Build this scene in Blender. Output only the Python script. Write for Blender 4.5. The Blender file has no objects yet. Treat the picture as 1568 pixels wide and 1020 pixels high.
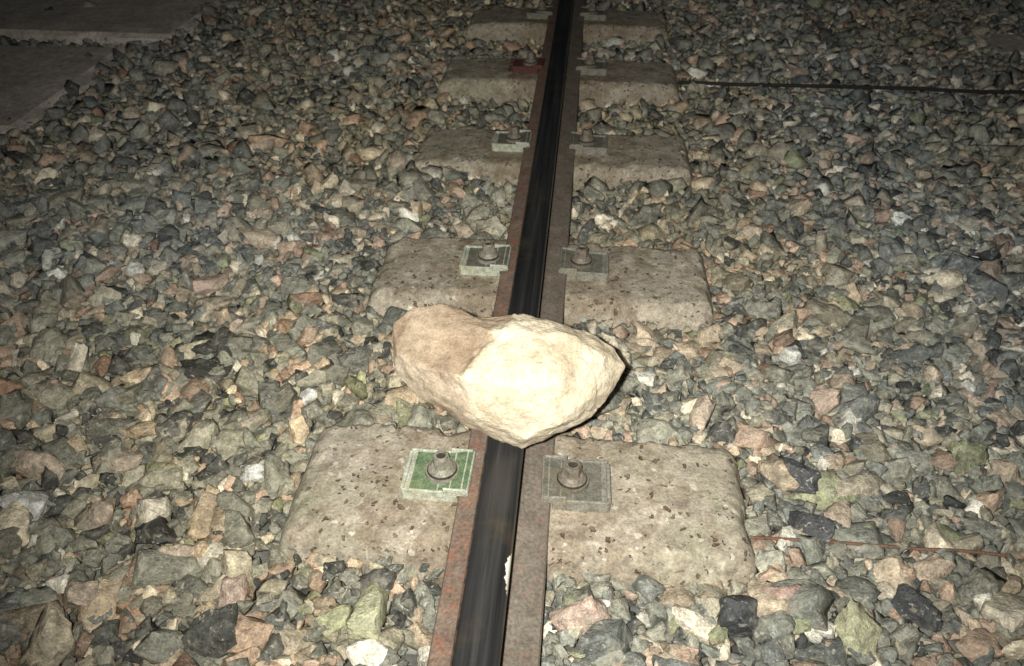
import bpy, bmesh, math, random
import numpy as np
from mathutils import Vector, Matrix, noise
random.seed(7); rng=np.random.default_rng(11)
D=bpy.data; S=bpy.context.scene; COL=S.collection

# ---------------- material helpers ----------------
def mat(name):
    m=D.materials.new(name); m.use_nodes=True
    nt=m.node_tree; b=nt.nodes['Principled BSDF']
    return m,nt,b
def N(nt,t,**k):
    n=nt.nodes.new(t)
    for a,v in k.items():
        if a in n.inputs: n.inputs[a].default_value=v
        else: setattr(n,a,v)
    return n
def coord(nt,out='Object'):
    return N(nt,'ShaderNodeTexCoord').outputs[out]
def noi(nt,vec,scale,detail=4,rough=.6,dist=0):
    n=N(nt,'ShaderNodeTexNoise'); n.inputs['Scale'].default_value=scale; n.inputs['Detail'].default_value=detail
    n.inputs['Roughness'].default_value=rough; n.inputs['Distortion'].default_value=dist
    nt.links.new(vec,n.inputs['Vector']); return n.outputs['Fac']
def vor(nt,vec,scale,feature='F1'):
    n=N(nt,'ShaderNodeTexVoronoi'); n.feature=feature; n.inputs['Scale'].default_value=scale
    nt.links.new(vec,n.inputs['Vector']); return n
def ramp(nt,fac,stops):
    n=N(nt,'ShaderNodeValToRGB'); cr=n.color_ramp
    while len(cr.elements)<len(stops): cr.elements.new(.5)
    for e,(p,c) in zip(cr.elements,stops):
        e.position=p; e.color=(c if len(c)==4 else (*c,1)) if not isinstance(c,(int,float)) else (c,c,c,1)
    nt.links.new(fac,n.inputs['Fac']); return n.outputs['Color']
def mix(nt,fac,a,b,mode='MIX'):
    n=N(nt,'ShaderNodeMix'); n.data_type='RGBA'; n.blend_type=mode
    for s,v in ((0,fac),(6,a),(7,b)):
        if hasattr(v,'is_output'): nt.links.new(v,n.inputs[s])
        elif s==0: n.inputs[0].default_value=v
        else: n.inputs[s].default_value=(*v,1)
    return n.outputs[2]
def math_(nt,op,a,b=None,clamp=False):
    n=N(nt,'ShaderNodeMath'); n.operation=op; n.use_clamp=clamp
    for i,v in enumerate((a,b)):
        if v is None: continue
        if hasattr(v,'is_output'): nt.links.new(v,n.inputs[i])
        else: n.inputs[i].default_value=v
    return n.outputs[0]
def bump(nt,b,h,strength,dist,prev=None):
    n=N(nt,'ShaderNodeBump'); n.inputs['Strength'].default_value=strength; n.inputs['Distance'].default_value=dist
    nt.links.new(h,n.inputs['Height'])
    if prev: nt.links.new(prev,n.inputs['Normal'])
    nt.links.new(n.outputs[0],b.inputs['Normal']); return n.outputs[0]
def attr(nt,name):
    n=N(nt,'ShaderNodeAttribute'); n.attribute_name=name; return n

def tri_mesh(name,V,T,colors=None):
    me=D.meshes.new(name)
    me.vertices.add(len(V)); me.vertices.foreach_set('co',V.astype(np.float32).ravel())
    me.loops.add(len(T)*3); me.loops.foreach_set('vertex_index',T.astype(np.int32).ravel())
    me.polygons.add(len(T)); me.polygons.foreach_set('loop_start',np.arange(0,len(T)*3,3,dtype=np.int32))
    me.update(calc_edges=True)
    if colors is not None:
        a=me.color_attributes.new('stone_col','FLOAT_COLOR','POINT')
        a.data.foreach_set('color',colors.astype(np.float32).ravel())
    return me
def obj(name,me,mats=()):
    o=D.objects.new(name,me); COL.objects.link(o)
    for m in mats: me.materials.append(m)
    return o

# ---------------- layout (metres; rail along +Y, z=0 = rail foot) ----------------
SLEEP=[(.88,-.355,.392),(1.546,-.37,.402),(2.212,-.40,.413),(2.878,-.43,.425),(3.544,-.42,.43),(4.21,-.42,.43),(4.876,-.42,.43),(.214,-.36,.40)]

# ---------------- ballast ----------------
def polytope(nplanes,bev):
    while True:
        n=rng.normal(size=(nplanes,3)); n/=np.linalg.norm(n,axis=1)[:,None]
        d=rng.uniform(.66,1.0,nplanes)
        n=np.vstack([n,np.eye(3),-np.eye(3)]); d=np.concatenate([d,np.full(6,1.08)])
        P=[]
        k=len(n)
        for i in range(k):
            for j in range(i+1,k):
                for l in range(j+1,k):
                    A=n[[i,j,l]]
                    if abs(np.linalg.det(A))<1e-3: continue
                    p=np.linalg.solve(A,d[[i,j,l]])
                    if (n@p<=d+1e-6).all(): P.append(p)
        P=np.array(P)
        if len(P)<8 or np.abs(P).max()>1.5: continue
        break
    bm=bmesh.new()
    for p in P: bm.verts.new(p)
    bmesh.ops.remove_doubles(bm,verts=bm.verts[:],dist=.08)
    bmesh.ops.convex_hull(bm,input=bm.verts[:])
    bmesh.ops.delete(bm,geom=[v for v in bm.verts if not v.link_faces],context='VERTS')
    bmesh.ops.dissolve_limit(bm,angle_limit=.12,verts=bm.verts[:],edges=bm.edges[:])
    if bev:
        bmesh.ops.bevel(bm,geom=bm.edges[:],offset=.07,segments=1,affect='EDGES',clamp_overlap=True)
        off=Vector(rng.uniform(-50,50,3))
        bmesh.ops.triangulate(bm,faces=bm.faces[:])
        bmesh.ops.subdivide_edges(bm,edges=[e for e in bm.edges if e.calc_length()>.45],cuts=1)
        for v in bm.verts: v.co*=1+.22*noise.noise(v.co*1.8+off)+.12*noise.noise(v.co*4.5+off)
    bmesh.ops.triangulate(bm,faces=bm.faces[:])
    bmesh.ops.recalc_face_normals(bm,faces=bm.faces[:])
    bm.verts.index_update()
    V=np.array([v.co[:] for v in bm.verts]); T=np.array([[v.index for v in f.verts] for f in bm.faces])
    bm.free(); return V,T
NEAR=[polytope(9+i%5,True) for i in range(26)]
FAR=[polytope(8+i%4,False) for i in range(14)]

def gheight(x,y):
    z=-.063+.012*noise.noise(Vector((x*1.7,y*1.7,3)))+.012*noise.noise(Vector((x*5,y*5,9)))
    z+=.030*math.exp(-(((x+.38)/.13)**2+((y-2.12)/.13)**2))
    z+=.020*math.exp(-(((x-.25)/.2)**2+((y-1.98)/.07)**2))
    z+=.02*math.exp(-(((x-.45)/.15)**2+((y-.70)/.12)**2))
    # the ballast is scraped out in front of the farther sleepers
    z-=.026*math.exp(-((x/.5)**4+((y-2.68)/.09)**2))
    z-=.020*math.exp(-((x/.5)**4+((y-3.35)/.09)**2))
    z-=.006*math.exp(-((x/.5)**4+((y-1.36)/.09)**2))
    if abs(x)<.1: z-=.008
    if x<-1.7: z-=.012
    return z
PAL=[((.210,.220,.200),30),((.270,.272,.235),24),((.160,.172,.168),17),((.33,.31,.25),13),((.43,.36,.28),8.5),
     ((.43,.325,.26),6),((.07,.075,.075),9),((.62,.56,.46),5),((.66,.65,.60),3.2),((.30,.205,.155),1.5),((.27,.285,.19),3.5)]
pw=np.array([w for _,w in PAL]); pw=pw/pw.sum()
pw2=pw*np.array([.7,.9,.6,1.4,2.2,2.5,.8,2.0,1,1.8,1.1]); pw2/=pw2.sum()
def pick(x,y):
    n=noise.noise(Vector((x*1.5,y*1.5,5)))
    w2=noise.noise(Vector((x*4.5,y*4.5,15)))
    c=np.array(PAL[rng.choice(len(PAL),p=(pw2 if w2>.13 else pw))][0])
    c=c*rng.uniform(.66,1.32)
    warm=.58+.8*n-.38*max(0,abs(x)-.8)+(.14 if x<0 else -.12)
    warm=min(1,max(0,warm))
    return c*(np.array([.95,1.0,1.03])*(1-warm)+np.array([1.12,1.04,.86])*warm)
def on_sleeper(x,y,m=0):
    for cy,xl,xr in SLEEP:
        if xl-m<x<xr+m and abs(y-cy)<.115+m: return True
    return False
stones=[]  # x,y,z,r,col
def half(y): return .80+.56*max(y,0)
y=.25
while y<5.6:
    sp=.0255 if y<2.6 else .031
    h=half(y); x=-h
    while x<h:
        px=x+rng.uniform(-.5,.5)*sp; py=y+rng.uniform(-.5,.5)*sp
        r=min(.028,max(.010,rng.lognormal(math.log(.0165 if y<2.6 else .0195),.27)))
        if not on_sleeper(px,py,.0):
            stones.append((px,py,gheight(px,py)-r*.35,r,pick(px,py)))
        x+=sp
    y+=sp
for _ in range(20000):
    py=.25+5.35*math.sqrt(rng.uniform(0,1)) if rng.uniform()<.62 else rng.uniform(.25,2.5)
    h=half(py); px=rng.uniform(-h,h)
    r=min(.036,max(.006,rng.lognormal(math.log(.0130),.46)))
    if on_sleeper(px,py,.019+r*.55) or (abs(px)<.085+r): continue
    if px<-1.76-.25*noise.noise(Vector((py*2.2,1,1))) and py>2.25 and rng.uniform()<.88: continue
    stones.append((px,py,gheight(px,py)+.011+r*.12,r,pick(px,py)))
TAN=(.46,.375,.285);CR=(.66,.60,.47);PK=(.46,.35,.28);DK=(.06,.063,.065);WG=(.60,.60,.55);YG=(.40,.40,.26);OR=(.44,.30,.18);RD=(.34,.24,.195)
for (x,y,r,c) in [(-.843,.874,.040,TAN),(-.911,1.138,.030,CR),(-.582,.802,.026,CR),(-.398,.661,.032,PK),(-.184,.652,.032,YG),
    (-.56,1.946,.030,CR),(-.44,2.08,.038,TAN),(-.264,1.755,.028,CR),(-.20,1.76,.024,TAN),(-.499,1.023,.026,TAN),(-.411,1.096,.023,WG),(.347,1.103,.027,TAN),
    (.55,1.812,.028,TAN),(.964,1.61,.032,CR),(.811,1.352,.028,TAN),(.756,.735,.034,CR),(.294,.665,.025,CR),(.365,.68,.036,DK),
    (.121,.655,.032,PK),(.432,.705,.033,RD),(.488,.974,.034,DK),(.637,1.23,.030,TAN),(.60,1.18,.024,PK),(-.672,.78,.036,TAN),(-.53,1.307,.020,OR),
    (-.924,1.066,.028,RD),(.50,.86,.030,DK),(.56,.90,.026,TAN),(-.70,.90,.024,TAN),(-.80,.78,.026,WG),(-.64,1.30,.026,TAN),(-.75,1.45,.028,PK),
    (-.50,.72,.024,TAN),(.62,.72,.030,DK),(.68,.80,.024,TAN),(.55,1.30,.024,WG),(.16,.64,.026,TAN),(-.95,1.9,.028,TAN),(-.85,1.55,.026,TAN),(.83,2.3,.03,TAN),(-.62,.63,.03,TAN),(.52,.66,.026,YG),(-.45,.90,.026,WG),(-.9,2.2,.03,TAN),(-1.15,2.0,.03,WG),(-1.3,2.5,.03,PK)]:
    stones.append((x,y,gheight(x,y)+.013+r*.3,r,np.array(c)*rng.uniform(.9,1.12)))
Vs=[];Ts=[];Cs=[];off=0
for (x,y,z,r,c) in stones:
    V,T=(NEAR[rng.integers(len(NEAR))] if (y<2.0 and r>.0085) else FAR[rng.integers(len(FAR))])
    sc=np.array([rng.uniform(.9,1.5),rng.uniform(.65,1.05),rng.uniform(.45,.85)])*r
    t=rng.uniform(0,.75) if rng.uniform()<.7 else rng.uniform(.6,1.5)
    ax=rng.uniform(0,6.283)
    M=np.array(Matrix.Rotation(t,3,Vector((math.cos(ax),math.sin(ax),0)))@Matrix.Rotation(rng.uniform(0,6.283),3,'Z'))
    W=(V*sc)@M.T+np.array([x,y,z])
    Vs.append(W);Ts.append(T+off);off+=len(V)
    Cs.append(np.tile(np.array([*c,rng.uniform()]),(len(V),1)))
me=tri_mesh('ballast_gravel',np.vstack(Vs),np.vstack(Ts),np.vstack(Cs))
m,nt,b=mat('ballast_stone')
co=coord(nt); a=attr(nt,'stone_col')
n1=noi(nt,co,60,4,.68); n2=noi(nt,co,270,3,.75)
c=mix(nt,1,a.outputs['Color'],ramp(nt,n1,[(.28,.5),(.5,1.0),(.72,1.65)]),'MULTIPLY')
c=mix(nt,1,c,ramp(nt,n2,[(.3,.62),(.5,1.0),(.75,1.55)]),'MULTIPLY')
c=mix(nt,ramp(nt,noi(nt,co,24,3,.7,.6),[(.53,0.),(.67,.42)]),c,(.39,.355,.28))
c=mix(nt,ramp(nt,noi(nt,co,85,3,.7,.8),[(.61,0.),(.645,.55)]),c,(.60,.56,.48))
nt.links.new(c,b.inputs['Base Color'])
nt.links.new(ramp(nt,n2,[(.3,.5),(.7,.85)]),b.inputs['Roughness']); b.inputs['Specular IOR Level'].default_value=.42
bb=bump(nt,b,n1,.85,.008); bump(nt,b,n2,.6,.0025,bb)
obj('ballast_gravel',me,[m])

# ---------------- ground ----------------
bm=bmesh.new(); bmesh.ops.create_grid(bm,x_segments=8,y_segments=8,size=150)
me=D.meshes.new('ground'); bm.to_mesh(me); bm.free()
m,nt,b=mat('ground_gravel'); co=coord(nt)
v=vor(nt,co,26)
c=ramp(nt,v.outputs['Color'],[(.0,(.10,.105,.10)),(.5,(.22,.225,.20)),(.85,(.28,.26,.2)),(1,(.5,.44,.34))])
c=mix(nt,1,c,ramp(nt,noi(nt,co,60),[(.3,.6),(.7,1.3)]),'MULTIPLY')
nt.links.new(c,b.inputs['Base Color']); b.inputs['Roughness'].default_value=.9
bump(nt,b,math_(nt,'MULTIPLY',v.outputs['Distance'],-1),1,.03)
g=obj('ground',me,[m]); g.location=(0,0,-.105)

# ---------------- concrete ----------------
def N_sep(nt,col):
    n=N(nt,'ShaderNodeSeparateColor'); nt.links.new(col,n.inputs[0]); return n.outputs[0]
def concrete(name,base,dark,green=0.,bumpy=.014,pits=.46,dirt=.6):
    m,nt,b=mat(name); co=coord(nt)
    n=noi(nt,co,11,6,.68); n2=noi(nt,co,210,3,.75); n3=noi(nt,co,4.5,4,.6); n4=noi(nt,co,48,4,.7)
    c=ramp(nt,n,[(.3,dark),(.48,base),(.70,tuple(min(1,x*1.3) for x in base))])
    c=mix(nt,ramp(nt,n3,[(.45,0.),(.62,green)]),c,(.31,.305,.21))
    # grime, more of it close to the rail
    sx=N(nt,'ShaderNodeSeparateXYZ'); nt.links.new(co,sx.inputs[0])
    near=ramp(nt,math_(nt,'ABSOLUTE',sx.outputs['X']),[(.10,.16),(.30,.0)])
    g=math_(nt,'ADD',noi(nt,co,17,5,.72,.4),near)
    c=mix(nt,ramp(nt,g,[(.50,0.),(.66,dirt)]),c,(.185,.135,.088))
    c=mix(nt,1,c,ramp(nt,n4,[(.33,.74),(.5,1.),(.68,1.2)]),'MULTIPLY')
    c=mix(nt,1,c,ramp(nt,n2,[(.3,.68),(.7,1.34)]),'MULTIPLY')
    nn=N(nt,'ShaderNodeTexNoise'); nn.inputs['Scale'].default_value=80; nt.links.new(co,nn.inputs['Vector'])
    sc=N(nt,'ShaderNodeVectorMath'); sc.operation='SCALE'; sc.inputs['Scale'].default_value=.020; nt.links.new(nn.outputs['Color'],sc.inputs[0])
    dv=N(nt,'ShaderNodeVectorMath'); dv.operation='ADD'; nt.links.new(co,dv.inputs[0]); nt.links.new(sc.outputs[0],dv.inputs[1])
    v1=vor(nt,dv.outputs[0],84); v2=vor(nt,dv.outputs[0],62)
    s1=N_sep(nt,v1.outputs['Color']); rad=math_(nt,'MULTIPLY',math_(nt,'SUBTRACT',s1,pits,True),.85)
    pit=math_(nt,'MULTIPLY',math_(nt,'SUBTRACT',rad,v1.outputs['Distance']),12,True)
    pit=math_(nt,'MULTIPLY',pit,ramp(nt,noi(nt,co,13,3,.6),[(.38,.3),(.52,1.)]))
    s2=N_sep(nt,v2.outputs['Color']); rad2=math_(nt,'MULTIPLY',math_(nt,'SUBTRACT',s2,.68,True),1.2)
    agg=math_(nt,'MULTIPLY',math_(nt,'SUBTRACT',rad2,v2.outputs['Distance']),10,True)
    c=mix(nt,math_(nt,'MULTIPLY',agg,.8),c,(.60,.55,.46)); c=mix(nt,math_(nt,'MULTIPLY',pit,.85),c,(.09,.058,.035))
    nt.links.new(c,b.inputs['Base Color']); b.inputs['Roughness'].default_value=.92; b.inputs['Specular IOR Level'].default_value=.2
    b1=bump(nt,b,n,.5,bumpy); b2=bump(nt,b,n4,.5,.005,b1); b3=bump(nt,b,n2,.45,.0018,b2)
    bump(nt,b,math_(nt,'MULTIPLY',pit,-1),.9,.005,b3)
    return m,nt,b,c
mc,nt,b,c=concrete('sleeper_concrete',(.385,.34,.27),(.275,.235,.175),.5)
pa=attr(nt,'paint'); co=coord(nt)
pm=math_(nt,'MULTIPLY',pa.outputs['Fac'],ramp(nt,noi(nt,co,30,4,.7),[(.42,0.),(.52,.9)]))
nt.links.new(mix(nt,pm,c,(.16,.035,.03)),b.inputs['Base Color'])

prof=[(-.158,-.17),(-.144,-.075),(-.137,-.050),(-.130,-.028),(-.122,-.013),(-.111,-.0075),(0,-.0070),(.111,-.0075),(.122,-.013),(.130,-.028),(.137,-.050),(.144,-.075),(.158,-.17)]
pp=np.array(prof); L=np.concatenate([[0],np.cumsum(np.hypot(*np.diff(pp,axis=0).T))])
ts=np.linspace(0,L[-1],110); PY=np.interp(ts,L,pp[:,0]); PZ=np.interp(ts,L,pp[:,1])
for k,(cy,xl,xr) in enumerate(SLEEP):
    xs=np.concatenate([[xl-.03,xl-.012,xl-.002],np.linspace(xl+.005,xr-.005,160),[xr+.002,xr+.012,xr+.03]])
    drop=lambda x: (.0 if xl+.03<x<xr-.03 else (lambda e:(.014*(e/.03)**2.2 if e<.03 else .014))(min(.03,max(0,xl+.03-x,x-xr+.03))))
    V=[];P=[]
    for i,x in enumerate(xs):
        for py,pz in zip(PY,PZ):
            z=pz-drop(x)-(.05*max(0,-x-.20) if x<0 else .01*max(0,x-.2))
            if i in(0,len(xs)-1): z=min(z,-.15)
            elif i in (1,len(xs)-2): z-=.035
            elif i in (2,len(xs)-3): z-=.006
            q=Vector((x*14,(cy+py)*14,z*14))
            e=noise.fractal(q,.9,2.1,4); e2=noise.fractal(q*3.2+Vector((3,8,1)),.8,2.1,3)
            edge=min(1,max(0,(abs(py)-.098)/.012)) if not(x<xl+.03 or x>xr-.03) else 1.
            z+=e*(.0011+.0045*edge)+e2*(.0003+.0020*edge); yy=py+edge*(.006*noise.fractal(q+Vector((9,9,9)),.9,2,4)+.003*e2)*(1 if py>0 else -1)
            xx=x+(edge*.006*noise.noise(q*1.3+Vector((3,0,0))) if abs(x)>.2 else 0)
            # spalled bites out of the upper arris
            bt=noise.noise(Vector((x*21,cy*7,(1 if py>0 else -1)*4)))
            if .104<abs(py)<.130 and bt>.28: z-=(bt-.28)*.035
            ch=noise.noise(Vector((x*16,cy*5,(1 if py>0 else -1)*2)))
            if abs(py)>.132 and ch>.1: z-=(ch-.1)*.12
            V.append((xx,cy+yy,z))
            P.append(1. if (k==3 and ((-.19<x<-.05 and py>-.04) or (.06<x<.16 and py>0))) else 0.)
    n=len(PY); T=[]
    for i in range(len(xs)-1):
        for j in range(n-1):
            a0=i*n+j; T+= [(a0,a0+n,a0+n+1),(a0,a0+n+1,a0+1)]
    me=tri_mesh('concrete_sleeper',np.array(V),np.array(T))
    at=me.attributes.new('paint','FLOAT','POINT'); at.data.foreach_set('value',np.array(P,dtype=np.float32))
    me.polygons.foreach_set('use_smooth',np.ones(len(me.polygons),dtype=bool))
    obj('concrete_sleeper',me,[mc])

# slabs beside the track
ms,nt,b,c=concrete('slab_concrete',(.60,.54,.47),(.47,.41,.35),.0,.004,.7,.25)
def slab(x0,x1,y0,y1,zt,rot=0):
    nx,ny=80,50
    bm=bmesh.new(); g=[]
    for i in range(nx+1):
        for j in range(ny+1):
            u=i/nx; v=j/ny; x=x0+(x1-x0)*u; yy=y0+(y1-y0)*v
            e=min(u*(x1-x0),(1-u)*(x1-x0),v*(y1-y0),(1-v)*(y1-y0))
            x+=.06*noise.noise(Vector((yy*6,x*2,1)))*(1 if e<.03 else 0); yy+=.03*noise.noise(Vector((x*6,yy*2,5)))*(1 if e<.03 else 0)
            z=zt-(.05 if e<1e-6 else (.012 if e<.03 else 0))+.003*noise.noise(Vector((x*4,yy*4,0)))
            g.append(bm.verts.new((x,yy,z)))
    for i in range(nx):
        for j in range(ny):
            a0=i*(ny+1)+j; bm.faces.new((g[a0],g[a0+ny+1],g[a0+ny+2],g[a0+1]))
    bmesh.ops.rotate(bm,cent=((x0+x1)/2,(y0+y1)/2,0),matrix=Matrix.Rotation(rot,3,'Z'),verts=bm.verts)
    me=D.meshes.new('concrete_slab'); bm.to_mesh(me); bm.free(); obj('concrete_slab',me,[ms])
slab(-3.4,-1.76,2.24,3.10,-.050,.03); slab(-3.4,-1.62,3.20,4.3,-.038,0); slab(-3.4,-1.72,4.35,5.4,-.040)
slab(1.70,2.6,3.30,3.60,-.038); slab(1.72,2.6,2.70,2.95,-.048)

# ---------------- rail ----------------
half_p=[(.075,-.0065),(.0755,.001),(.073,.0045),(.034,.013),(.016,.021),(.009,.034),(.008,.05),(.008,.084),(.013,.091),(.026,.096),(.0290,.099),(.0295,.114),(.028,.119),(.0250,.1225),(.017,.1245),(0,.1253)]
pr=half_p+[(-x,z) for x,z in half_p[-2::-1]]
ys=np.linspace(-1.2,12,180)
V=[(x,y,z) for y in ys for x,z in pr]; n=len(pr); F=[]
for i in range(len(ys)-1):
    for j in range(n):
        j2=(j+1)%n; F.append((i*n+j,i*n+j2,(i+1)*n+j2,(i+1)*n+j))
F+= [tuple(range(n-1,-1,-1)),tuple(range((len(ys)-1)*n,len(ys)*n))]
me=D.meshes.new('steel_rail'); me.from_pydata(V,[],F)
bm=bmesh.new(); bm.from_mesh(me); bmesh.ops.recalc_face_normals(bm,faces=bm.faces[:]); bm.to_mesh(me); bm.free()
mh,nt,b=mat('rail_head_steel'); co=coord(nt)
mp=N(nt,'ShaderNodeMapping'); mp.inputs['Scale'].default_value=(60,1.6,60); nt.links.new(co,mp.inputs['Vector'])
st=noi(nt,mp.outputs[0],1.5,6,.6); bl=noi(nt,co,7,6,.65)
c=ramp(nt,st,[(.3,(.035,.035,.037)),(.6,(.08,.08,.08)),(.8,(.16,.145,.125))])
c=mix(nt,ramp(nt,bl,[(.55,0.),(.72,.8)]),c,(.15,.12,.08))
sx=N(nt,'ShaderNodeSeparateXYZ'); nt.links.new(co,sx.inputs[0])
lip=math_(nt,'MULTIPLY',math_(nt,'LESS_THAN',sx.outputs['Z'],.1015),math_(nt,'GREATER_THAN',sx.outputs['X'],.02))
lip=math_(nt,'MULTIPLY',lip,ramp(nt,noi(nt,co,30,4,.7),[(.35,.2),(.55,1.)]))
c=mix(nt,lip,c,(.42,.39,.33))
# rust creeping up the field side edge
fs=math_(nt,'MULTIPLY',math_(nt,'LESS_THAN',sx.outputs['X'],-.0262),ramp(nt,noi(nt,co,70,4,.7),[(.42,0.),(.54,1.)]))
c=mix(nt,fs,c,(.14,.075,.045))
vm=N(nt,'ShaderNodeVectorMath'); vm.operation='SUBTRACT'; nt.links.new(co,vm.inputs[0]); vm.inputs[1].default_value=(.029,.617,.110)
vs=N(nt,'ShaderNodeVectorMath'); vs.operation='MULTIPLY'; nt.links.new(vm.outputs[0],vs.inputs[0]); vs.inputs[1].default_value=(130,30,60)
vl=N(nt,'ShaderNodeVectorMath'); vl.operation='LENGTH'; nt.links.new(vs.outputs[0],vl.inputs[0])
spotm=math_(nt,'LESS_THAN',math_(nt,'ADD',vl.outputs['Value'],math_(nt,'MULTIPLY',noi(nt,co,120,4,.6),1.0)),1.5)  # small ragged white spot on the right corner of the rail head
c=mix(nt,spotm,c,(.70,.67,.58))
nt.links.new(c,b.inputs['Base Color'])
nt.links.new(math_(nt,'MULTIPLY',math_(nt,'SUBTRACT',1,math_(nt,'MAXIMUM',math_(nt,'MAXIMUM',spotm,lip),fs)),.7),b.inputs['Metallic'])
nt.links.new(ramp(nt,st,[(.3,.28),(.7,.5)]),b.inputs['Roughness'])
bump(nt,b,noi(nt,co,80,4,.6),.15,.002)
def rusty(name,dk,md,ora,amt):
    m,nt,b=mat(name); co=coord(nt)
    n=noi(nt,co,22,6,.7); n2=noi(nt,co,190,3,.7)
    c=ramp(nt,n,[(.3,dk),(.55,md),(.75,tuple(x*1.4 for x in md))])
    c=mix(nt,ramp(nt,noi(nt,co,48,5,.75),[(.5,0.),(.62,amt)]),c,ora)
    c=mix(nt,1,c,ramp(nt,n2,[(.3,.65),(.7,1.35)]),'MULTIPLY')
    nt.links.new(c,b.inputs['Base Color']); b.inputs['Roughness'].default_value=.8; b.inputs['Metallic'].default_value=.05; b.inputs['Specular IOR Level'].default_value=.3
    bb=bump(nt,b,n,.5,.004); bump(nt,b,n2,.5,.0015,bb); return m
mf=rusty('rail_foot_rust',(.12,.10,.08),(.18,.155,.125),(.21,.135,.095),.45)
mfl=rusty('rail_foot_rust_flaky',(.12,.085,.065),(.20,.15,.115),(.25,.11,.07),.75)
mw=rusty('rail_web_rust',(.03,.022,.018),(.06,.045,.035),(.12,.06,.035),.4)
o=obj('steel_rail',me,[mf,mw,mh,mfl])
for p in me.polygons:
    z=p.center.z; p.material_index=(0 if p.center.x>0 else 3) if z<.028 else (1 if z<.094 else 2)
    p.use_smooth = z>.095 and abs(p.normal.y)<.5

# ---------------- fasteners ----------------
def cyl(bm,r1,r2,z0,z1,cx,cy,seg,mi,rot=0):
    r=bmesh.ops.create_cone(bm,cap_ends=True,segments=seg,radius1=r1,radius2=r2,depth=z1-z0,matrix=Matrix.Translation((cx,cy,(z0+z1)/2))@Matrix.Rotation(rot,4,'Z'))
    for v in r['verts']:
        for f in v.link_faces: f.material_index=mi
    return r['verts']
def clip(side,cy,mt):
    bm=bmesh.new()
    P=[(.170,-.016),(.170,.006),(.166,.010),(.158,.012),(.110,.013),(.090,.017),(.070,.021),(.060,.021),(.058,.018),(.058,.0095),(.0765,.0065),(.0775,-.016)]
    w=.045
    A=[bm.verts.new((x,-w,z)) for x,z in P]; B=[bm.verts.new((x,w,z)) for x,z in P]
    n=len(P)
    for i in range(n):
        f=bm.faces.new((A[i],A[(i+1)%n],B[(i+1)%n],B[i])); f.material_index=1 if 3<=i<=6 else 0
    bm.faces.new(A[::-1]).material_index=0; bm.faces.new(B).material_index=0
    def box(x0,x1,y0,y1,z0,z1,mi):
        r=bmesh.ops.create_cube(bm,size=1)['verts']
        bmesh.ops.scale(bm,vec=(x1-x0,y1-y0,z1-z0),verts=r); bmesh.ops.translate(bm,vec=((x0+x1)/2,(y0+y1)/2,(z0+z1)/2),verts=r)
        for v in r:
            for f in v.link_faces: f.material_index=mi
    box(.100,.168,-.0465,-.042,-.014,.0165,0); box(.100,.168,.042,.0465,-.014,.0165,0); box(.165,.1715,-.0415,.0415,-.013,.0150,0)
    box(.062,.0995,-.0462,-.042,.009,.0240,0); box(.062,.0995,.042,.0462,.009,.0240,0)
    bmesh.ops.recalc_face_normals(bm,faces=bm.faces[:])
    bmesh.ops.bevel(bm,geom=[e for e in bm.edges if e.calc_length()>.005],offset=.0013,segments=1,affect='EDGES',clamp_overlap=True)
    cx=.108
    cyl(bm,.029,.028,.010,.0205,cx,0,32,2); cyl(bm,.0255,.024,.0205,.0245,cx,0,32,3)
    cyl(bm,.0240,.0215,.0245,.028,cx,0,32,2); cyl(bm,.0205,.0165,.028,.033,cx,0,32,2)
    a=rng.uniform(0,1)
    cyl(bm,.0158,.0146,.033,.050,cx,0,6,2,a)
    ring=[]
    for rr_,zz in ((.0120,.050),(.0115,.0535),(.0080,.0535),(.0075,.0505)):
        ring.append([bm.verts.new((cx+rr_*math.cos(t*math.pi/12),rr_*math.sin(t*math.pi/12),zz)) for t in range(24)])
    for q in range(3):
        for t in range(24):
            f=bm.faces.new((ring[q][t],ring[q][(t+1)%24],ring[q+1][(t+1)%24],ring[q+1][t])); f.material_index=2
    bm.faces.new(ring[3]).material_index=3
    bmesh.ops.scale(bm,vec=(side,1,1),verts=bm.verts)
    if side<0: bmesh.ops.reverse_faces(bm,faces=bm.faces[:])
    bmesh.ops.rotate(bm,cent=(side*cx,0,0),matrix=Matrix.Rotation(rng.uniform(-.035,.035),3,'Z'),verts=bm.verts)
    me=D.meshes.new('rail_clip'); bm.to_mesh(me); bm.free()
    o=obj('rail_clip',me,mt); o.location=(0,cy,0); return o
def plain(name,c1,c2,rough=.8,sc=60,metal=0):
    m,nt,b=mat(name); co=coord(nt); n=noi(nt,co,sc,5,.7)
    c=ramp(nt,n,[(.35,c1),(.62,c2)])
    c=mix(nt,ramp(nt,noi(nt,co,28,4,.7),[(.48,0.),(.64,.6)]),c,tuple(.5*(x+y)*s for x,y,s in zip(c1,c2,(1.12,1.0,.82))))
    c=mix(nt,1,c,ramp(nt,noi(nt,co,240,3,.7),[(.3,.75),(.7,1.25)]),'MULTIPLY')
    nt.links.new(c,b.inputs['Base Color']); b.inputs['Roughness'].default_value=rough; b.inputs['Metallic'].default_value=metal; b.inputs['Specular IOR Level'].default_value=.35
    bump(nt,b,n,.6,.003); return m
whit=plain('clip_pale_edge',(.27,.29,.225),(.48,.50,.41)); grn=plain('clip_green',(.06,.12,.055),(.18,.225,.135),.7)
gry=plain('clip_grey',(.14,.135,.115),(.26,.25,.21)); gry2=plain('clip_grey_top',(.085,.085,.068),(.16,.155,.125))
stl=plain('screw_steel',(.15,.145,.12),(.32,.305,.25),.55,90,.15); stl2=plain('screw_rusty',(.11,.095,.075),(.23,.205,.165),.6,90,.1)
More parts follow.
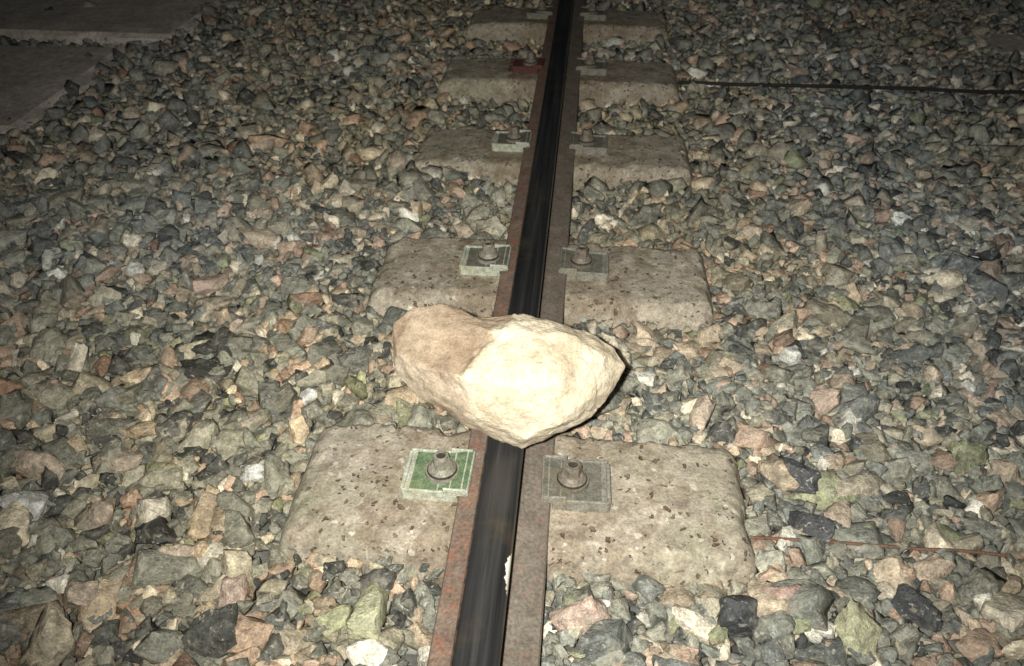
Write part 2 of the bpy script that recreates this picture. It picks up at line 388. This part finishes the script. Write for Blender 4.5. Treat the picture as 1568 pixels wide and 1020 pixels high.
drk=plain('screw_socket',(.02,.018,.015),(.05,.04,.03)); red=plain('clip_red_paint',(.07,.035,.03),(.13,.045,.04))
for k,(cy,_,_) in enumerate(SLEEP):
    dy=-.004
    if k==3: L_=[red,red,stl2,drk]; R_=[gry,gry2,stl2,drk]
    elif k<2 or k==7: L_=[whit,grn if k==0 else gry2,stl,drk]; R_=[gry,gry2,stl2,drk]
    else: L_=[gry if k>2 else whit,gry2,stl2,drk]; R_=[gry,gry2,stl2,drk]
    clip(-1,cy+dy,L_); clip(1,cy+dy,R_)

# ---------------- rods lying on the ballast ----------------
def rod(name,p0,p1,r,m,wob):
    cu=D.curves.new(name,'CURVE'); cu.dimensions='3D'; cu.bevel_depth=r; cu.bevel_resolution=3
    s=cu.splines.new('POLY'); n=24; s.points.add(n-1)
    for i in range(n):
        t=i/(n-1); p=Vector(p0).lerp(Vector(p1),t)
        p+=Vector((0,wob*noise.noise(Vector((t*4,p0[1]*3,0))),wob*.5*noise.noise(Vector((t*5,7,0)))))
        s.points[i].co=(*p,1)
    cu.materials.append(m); o=D.objects.new(name,cu); COL.objects.link(o)
rr=rusty('rod_rust',(.12,.07,.05),(.21,.125,.085),(.25,.13,.08),.6)
rod('rusty_rod',(.40,.828,-.038),(.80,.832,-.040),.0028,rr,.006)
rod('black_cable',(.43,2.86,-.032),(1.75,2.865,-.034),.0065,plain('cable_black',(.015,.014,.013),(.035,.03,.028)),.02)

# ---------------- the boulder on the rail ----------------
yaw=math.radians(5.3); pit=math.radians(37.9)
Rv=Vector((math.cos(yaw),math.sin(yaw),0)); Fv=Vector((-math.sin(yaw)*math.cos(pit),math.cos(yaw)*math.cos(pit),-math.sin(pit))); Uv=Rv.cross(Fv)
C=Vector((-.002,.893,.220))
B=Matrix((( Rv.x,Uv.x,-Fv.x,C.x),(Rv.y,Uv.y,-Fv.y,C.y),(Rv.z,Uv.z,-Fv.z,C.z),(0,0,0,1)))
out=[(-.182,.055),(-.175,.083),(-.146,.103),(-.105,.111),(-.055,.103),(.005,.094),(.065,.084),(.125,.068),(.168,.045),(.182,.015),(.165,-.022),(.130,-.062),(.075,-.092),(.025,-.115),(-.030,-.093),(-.078,-.062),(-.138,-.030),(-.176,0),(-.183,.030)]
pts=[(a,b_,0.) for a,b_ in out]+[(a*.84,b_*.84,-.055) for a,b_ in out]+[(a*.5,b_*.5,-.10) for a,b_ in out]
pts+=[(-.168,.035,.028),(-.148,.070,.016),(-.085,.085,.022),(-.070,.004,.082),(-.015,.072,.050),(.02,.084,.028),(.10,.060,.036),(.150,.030,.038),(.118,-.036,.052),(.030,-.094,.048),(-.045,-.062,.044),(.0,-.03,.082),(-.13,.012,.050),(.065,.0,.080),(.075,-.065,.058)]
Bi=B.inverted()
for q in ((-.03,.88,.122),(.03,.88,.122),(-.03,.97,.122),(.03,.97,.122)): pts.append(tuple(Bi@Vector(q)))
bm=bmesh.new()
for p in pts:
    w=B@Vector(p)
    if w.z<.122: w.z=.122; p=Bi@w
    bm.verts.new(p)
bmesh.ops.convex_hull(bm,input=bm.verts[:]); bmesh.ops.delete(bm,geom=[v for v in bm.verts if not v.link_faces],context='VERTS')
me=D.meshes.new('tmp'); bm.to_mesh(me); bm.free(); o=obj('boulder',me)
md=o.modifiers.new('r','REMESH'); md.mode='VOXEL'; md.voxel_size=.0022
md=o.modifiers.new('s','SMOOTH'); md.iterations=9; md.factor=.6
bpy.context.view_layer.update()
me2=D.meshes.new_from_object(o.evaluated_get(bpy.context.evaluated_depsgraph_get())); o.modifiers.clear(); o.data=me2; me2.name='boulder'
me2.update()
no=[v.normal.copy() for v in me2.vertices]; tone=[]; tone2=[]
for v,nn in zip(me2.vertices,no):
    p=v.co.copy(); a_,b_,c_=p
    s=a_-(-.068+max(.83*b_,-.35*b_))
    d=.0062*noise.fractal(p*12+Vector((4,1,2)),.9,2.1,3)+.0011*noise.fractal(p*38,.8,2.1,4)+.0006*noise.fractal(p*130,.7,2.1,3)
    dist,cp=noise.voronoi(p*14+Vector((.5,.2,.9))+noise.noise_vector(p*20)*.3)
    d-=.0026*min(1,max(0,(dist[1]-dist[0])*1.4))*(1 if a_>-.06 else .5)
    # fine cracks on the fresh face
    cr=abs(noise.noise(p*20+noise.noise_vector(p*35)*.3+Vector((2,7,1))))
    if s>0: d-=.0016*max(0,1-cr/.035)
    d-=.011*math.exp(-(((a_+.035)/.035)**2+((b_-.105)/.022)**2))
    s_=s+.012*noise.noise(p*35)
    if c_>-.02: d-=.0075/(1+math.exp(max(-30,min(30,s_/.0022))))*math.exp(-((b_-.03)/.07)**2)
    v.co=p+nn*d; tone.append(s); tone2.append((-.30*(a_+.175)+.035)-b_)
for nm,ar in (('tone',tone),('tone_low',tone2)):
    at=me2.attributes.new(nm,'FLOAT','POINT'); at.data.foreach_set('value',np.array(ar,dtype=np.float32))
me2.polygons.foreach_set('use_smooth',np.ones(len(me2.polygons),dtype=bool))
m,nt,b=mat('boulder_limestone'); co=coord(nt)
n1=noi(nt,co,15,5,.66); n2=noi(nt,co,75,4,.7); n3=noi(nt,co,300,3,.75); nd=math_(nt,'SUBTRACT',noi(nt,co,24,5,.7),.5)
def edge(name,amp):
    return math_(nt,'ADD',attr(nt,name).outputs['Fac'],math_(nt,'MULTIPLY',nd,amp))
msk=ramp(nt,math_(nt,'ADD',math_(nt,'MULTIPLY',edge('tone',.085),8),.5),[(.43,0.),(.55,1.)])
low=ramp(nt,math_(nt,'ADD',math_(nt,'MULTIPLY',edge('tone_low',.06),8),.5),[(.43,0.),(.64,.8)])
crust=ramp(nt,n1,[(.3,(.21,.15,.10)),(.5,(.30,.23,.16)),(.7,(.42,.34,.245))])
lowc=ramp(nt,n1,[(.3,(.34,.27,.195)),(.5,(.43,.355,.265)),(.7,(.54,.465,.36))])
fresh=ramp(nt,n1,[(.3,(.39,.315,.215)),(.5,(.51,.44,.32)),(.7,(.58,.515,.395))])
c=mix(nt,low,crust,lowc); c=mix(nt,msk,c,fresh)
c=mix(nt,1,c,ramp(nt,n2,[(.3,.78),(.6,1.06)]),'MULTIPLY')
c=mix(nt,1,c,ramp(nt,n3,[(.3,.82),(.6,1.07)]),'MULTIPLY')
nt.links.new(c,b.inputs['Base Color']); b.inputs['Roughness'].default_value=.92; b.inputs['Specular IOR Level'].default_value=.15
b1=bump(nt,b,n2,.5,.004); bump(nt,b,n3,.55,.0013,b1)
me2.materials.clear(); me2.materials.append(m)
o.matrix_world=B

# ---------------- night sky + faint moon ----------------
w=D.worlds.new('World'); S.world=w; w.use_nodes=True; nt=w.node_tree
sky=nt.nodes.new('ShaderNodeTexSky'); sky.sky_type='NISHITA'; sky.sun_disc=False
sky.sun_elevation=math.radians(35); sky.sun_rotation=math.radians(200)
bg=nt.nodes['Background']; nt.links.new(sky.outputs[0],bg.inputs['Color']); bg.inputs['Strength'].default_value=.0018
sl=D.lights.new('moon','SUN'); sl.energy=.03; sl.angle=.01; sl.color=(1,.95,.88)
so=D.objects.new('moon',sl); COL.objects.link(so); so.rotation_euler=(math.radians(40),0,math.radians(20))

# ---------------- camera and its hand-held flash lamp ----------------
cd=D.cameras.new('camera'); cam=D.objects.new('camera',cd); COL.objects.link(cam)
cd.sensor_width=36; cd.lens=27.55; cd.clip_end=500; cd.clip_start=.01
cd.dof.use_dof=True; cd.dof.focus_distance=1.25; cd.dof.aperture_fstop=8
cam.location=(.09,0,1.0); cam.rotation_euler=(math.radians(90-37.9),0,yaw); S.camera=cam
fl=D.lights.new('flash_lamp','SPOT'); fl.energy=170; fl.shadow_soft_size=.008; fl.spot_size=math.radians(102); fl.spot_blend=1.0; fl.color=(1,.975,.905)
fo=D.objects.new('flash_lamp',fl); COL.objects.link(fo); fo.location=(.05,-.005,1.015)
tgt=Vector((0.04,1.75,0)); fo.rotation_euler=(tgt-fo.location).to_track_quat('-Z','Y').to_euler()

S.view_settings.view_transform='Standard'; S.view_settings.look='None'; S.view_settings.exposure=0; S.view_settings.gamma=1
